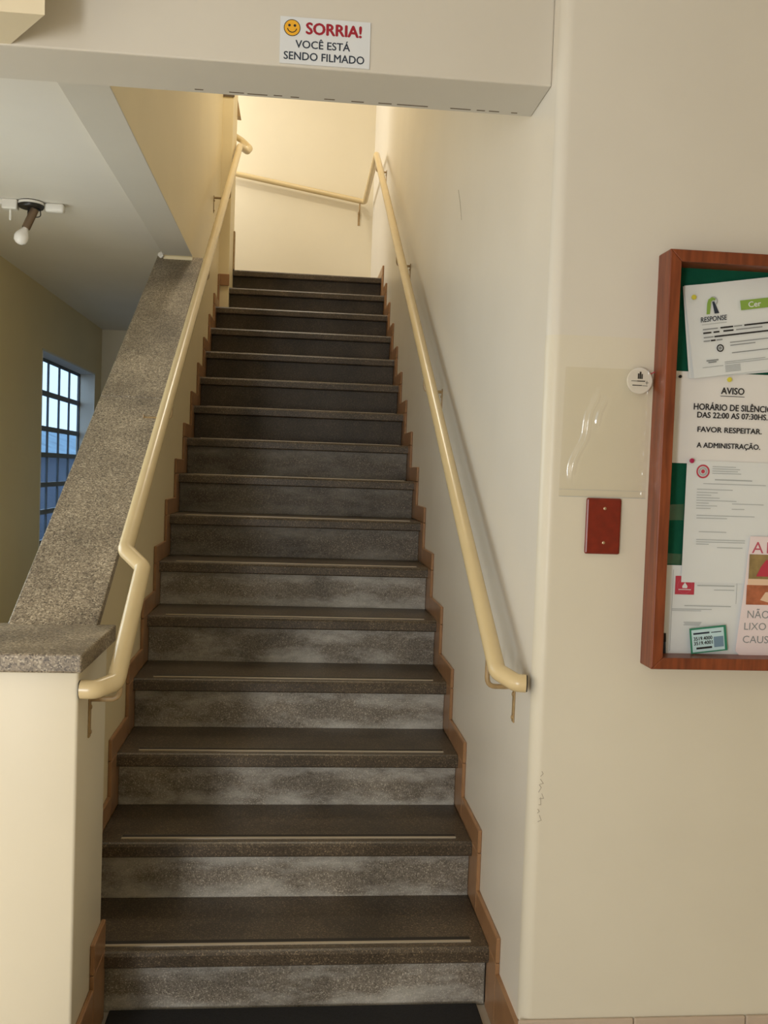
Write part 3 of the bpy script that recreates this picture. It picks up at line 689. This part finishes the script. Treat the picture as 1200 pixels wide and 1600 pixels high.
poly('photo_shape', [(0.052, 0.130), (0.075, 0.124), (0.095, 0.134), (0.085, 0.150), (0.064, 0.148)], 'skinpink', pe, zt+0.0003)
text('lettering', 'NÃO', 'grey', pe, 0.024, 0.088, 0.052, 0.022, zt)
text('lettering', 'LIXO', 'grey', pe, 0.018, 0.061, 0.052, 0.0165, zt)
text('lettering', 'CAUSA', 'grey', pe, 0.016, 0.031, 0.078, 0.0165, zt)

# F: phone number card stuck over the lower rail
pf = obj('phone_card', box(0, 0.086, 0, 0.058, 0, 0.0008), 'cardgreen'); upright(pf, 0.924, YP-0.0125, 1.012, math.radians(7))
tag(pf, 'small green edged card with phone numbers at the bottom of the notice board', 'card')
flat('card_face', [(0.004, 0.080, 0.003, 0.054)], 'cardblue', pf, 0.0010)
flat('card_picture', [(0.055, 0.078, 0.010, 0.034)], 'outroof', pf, 0.0013)
flat('card_heading', [(0.008, 0.046, 0.043, 0.047), (0.05, 0.074, 0.0435, 0.0455)], 'navy', pf, 0.0013)
text('lettering', '3519.4000', 'black', pf, 0.008, 0.029, 0.044, 0.0085, 0.0013, bold=0.03)
text('lettering', '3519.4001', 'black', pf, 0.008, 0.0185, 0.044, 0.0085, 0.0013, bold=0.03)
flat('card_line', [(0.013, 0.05, 0.009, 0.0135)], 'black', pf, 0.0013)

# pins, tape, dark strip
def pin(x, z, mat, label, yoff, r_=0.0055):
    b = lathe([(r_*0.5, 0.0), (r_*0.45, 0.004), (r_, 0.006), (r_, 0.0085), (r_*0.6, 0.0095)], 12)
    o = obj('push_pin', b, mat, smooth=True); upright(o, x, YP-yoff, z); tag(o, label, 'pin', 'pins on the notice board'); return o
pin(0.889, 1.812, 'pin_y', 'yellow push pin in the top left corner of the tilted certificate', 0.0075)
pin(0.983, 1.634, 'pin_y', 'yellow push pin just above the AVISO heading', 0.0035)
pin(0.904, 1.449, 'pin_m', 'magenta push pin at the top of the document with the round red seal', 0.0050)
pin(0.869, 1.636, 'hole', 'small dark pin in the top left corner of the AVISO notice', 0.0020, 0.0035)
for x, z, wd, ht, tiltd, lab in ((0.861, 1.313, 0.036, 0.036, 3, 'clear tape square on the green felt left of the portrait document'), (0.854, 1.215, 0.044, 0.024, -2, 'strip of clear tape above the document with the flame emblem')):
    t = sheet('tape', wd, ht, 'tape', 0.0006, 4, 4, th=0); upright(t, x, YP-0.0006, z, math.radians(tiltd)); tag(t, lab, 'tape', 'tape on the felt')
dk = obj('marker_pen', tube([(0.006, 0.004, 0.005), (0.006, 0.048, 0.005)], 0.0045, 12), 'navy', smooth=True); upright(dk, 0.8565, YP-0.0015, 1.008, 0.05)
obj('pen_cap', tube([(0.006, 0.030, 0.005), (0.006, 0.049, 0.005)], 0.0052, 12), 'hole', dk, smooth=True)
tag(dk, 'short dark marker standing in the bottom left corner of the notice board', 'pen')

# ------------------------------------------------------------------ plastic sleeve, badge, blank plate on the wall
sw, sh = 0.200, 0.287
def fold(u, v):
    x, y = u*sw, v*sh
    # a slanting crease plus a gentle belly and a lifted edge
    yy = y/sh; cxr = 0.022+0.050*max(0, min(1, (yy-0.12)/0.62))+0.004*math.sin(yy*17)
    d = x-cxr; env = max(0, min(1, (yy-0.08)/0.12))*max(0, min(1, (0.86-yy)/0.10))
    z = 0.0078*math.exp(-(d/0.0085)**2)*env+0.018*yy
    d2 = x-cxr-0.020; env2 = max(0, min(1, (yy-0.48)/0.1))*max(0, min(1, (0.80-yy)/0.08))
    z += 0.0065*math.exp(-(d2/0.008)**2)*env2
    z += 0.002*math.sin(u*PI)*math.sin(v*PI)+0.0030*math.exp(-((x-0.192)/0.004)**2)*(0.5+0.5*math.sin(yy*40))
    return z+0.001
sl = sheet('plastic_sleeve', sw, sh, 'film', fn=fold, nx=90, ny=70, th=0); upright(sl, 0.607, -0.2915, 1.359, 0.004)
tag(sl, 'clear glossy plastic sleeve stuck on the wall left of the notice board', 'plastic sleeve')
flat('lower_hem', [(0.0, sw, 0.0, 0.0010), (0.0, sw, 0.016, 0.0166)], 'lgrey', sl, 0.0042)
bd = obj('round_badge', lathe([(0.0285, 0.0), (0.0295, 0.002), (0.0295, 0.005), (0.028, 0.0062)], 32), 'whiteplastic', smooth=True); upright(bd, 0.778, -0.2990, 1.623)
tag(bd, 'round white plastic badge with a small tower logo beside the notice board frame', 'badge')
zt = 0.0066
flat('tower_logo', [(-0.0055, -0.002, 0.004, 0.016), (-0.0015, 0.0025, 0.004, 0.020), (0.003, 0.006, 0.004, 0.015)], 'black', bd, zt)
flat('badge_print', [(-0.02, -0.006, -0.0015, -0.0003), (-0.006, 0.012, -0.002, 0.0002), (0.0125, 0.020, -0.0045, -0.0035), (0.0155, 0.0167, -0.008, 0.0), (-0.017, 0.005, -0.0115, -0.0095), (0.006, 0.018, -0.0115, -0.0105)], 'black', bd, zt)
obj('cord', tube([(0.024, 0.016, 0.004), (0.034, 0.021, 0.004)], 0.0012, 8), 'rose', bd)
pl = obj('blank_wall_plate', box(0.671, 0.7515, -0.2995, -0.2905, 1.232, 1.358, 0.004, 2), 'plate')
tag(pl, 'dark red blank switch plate with two screws under the plastic sleeve', 'wall plate')
for z in (1.335, 1.258):
    b = lathe([(0.0035, 0), (0.0035, 0.0012), (0.002, 0.0018)], 10); bmesh.ops.rotate(b, verts=b.verts, cent=(0, 0, 0), matrix=Matrix.Rotation(PI/2, 3, 'X'))
    bmesh.ops.translate(b, verts=b.verts, vec=(0.713, -0.2993, z)); obj('screw', b, 'screw', pl)
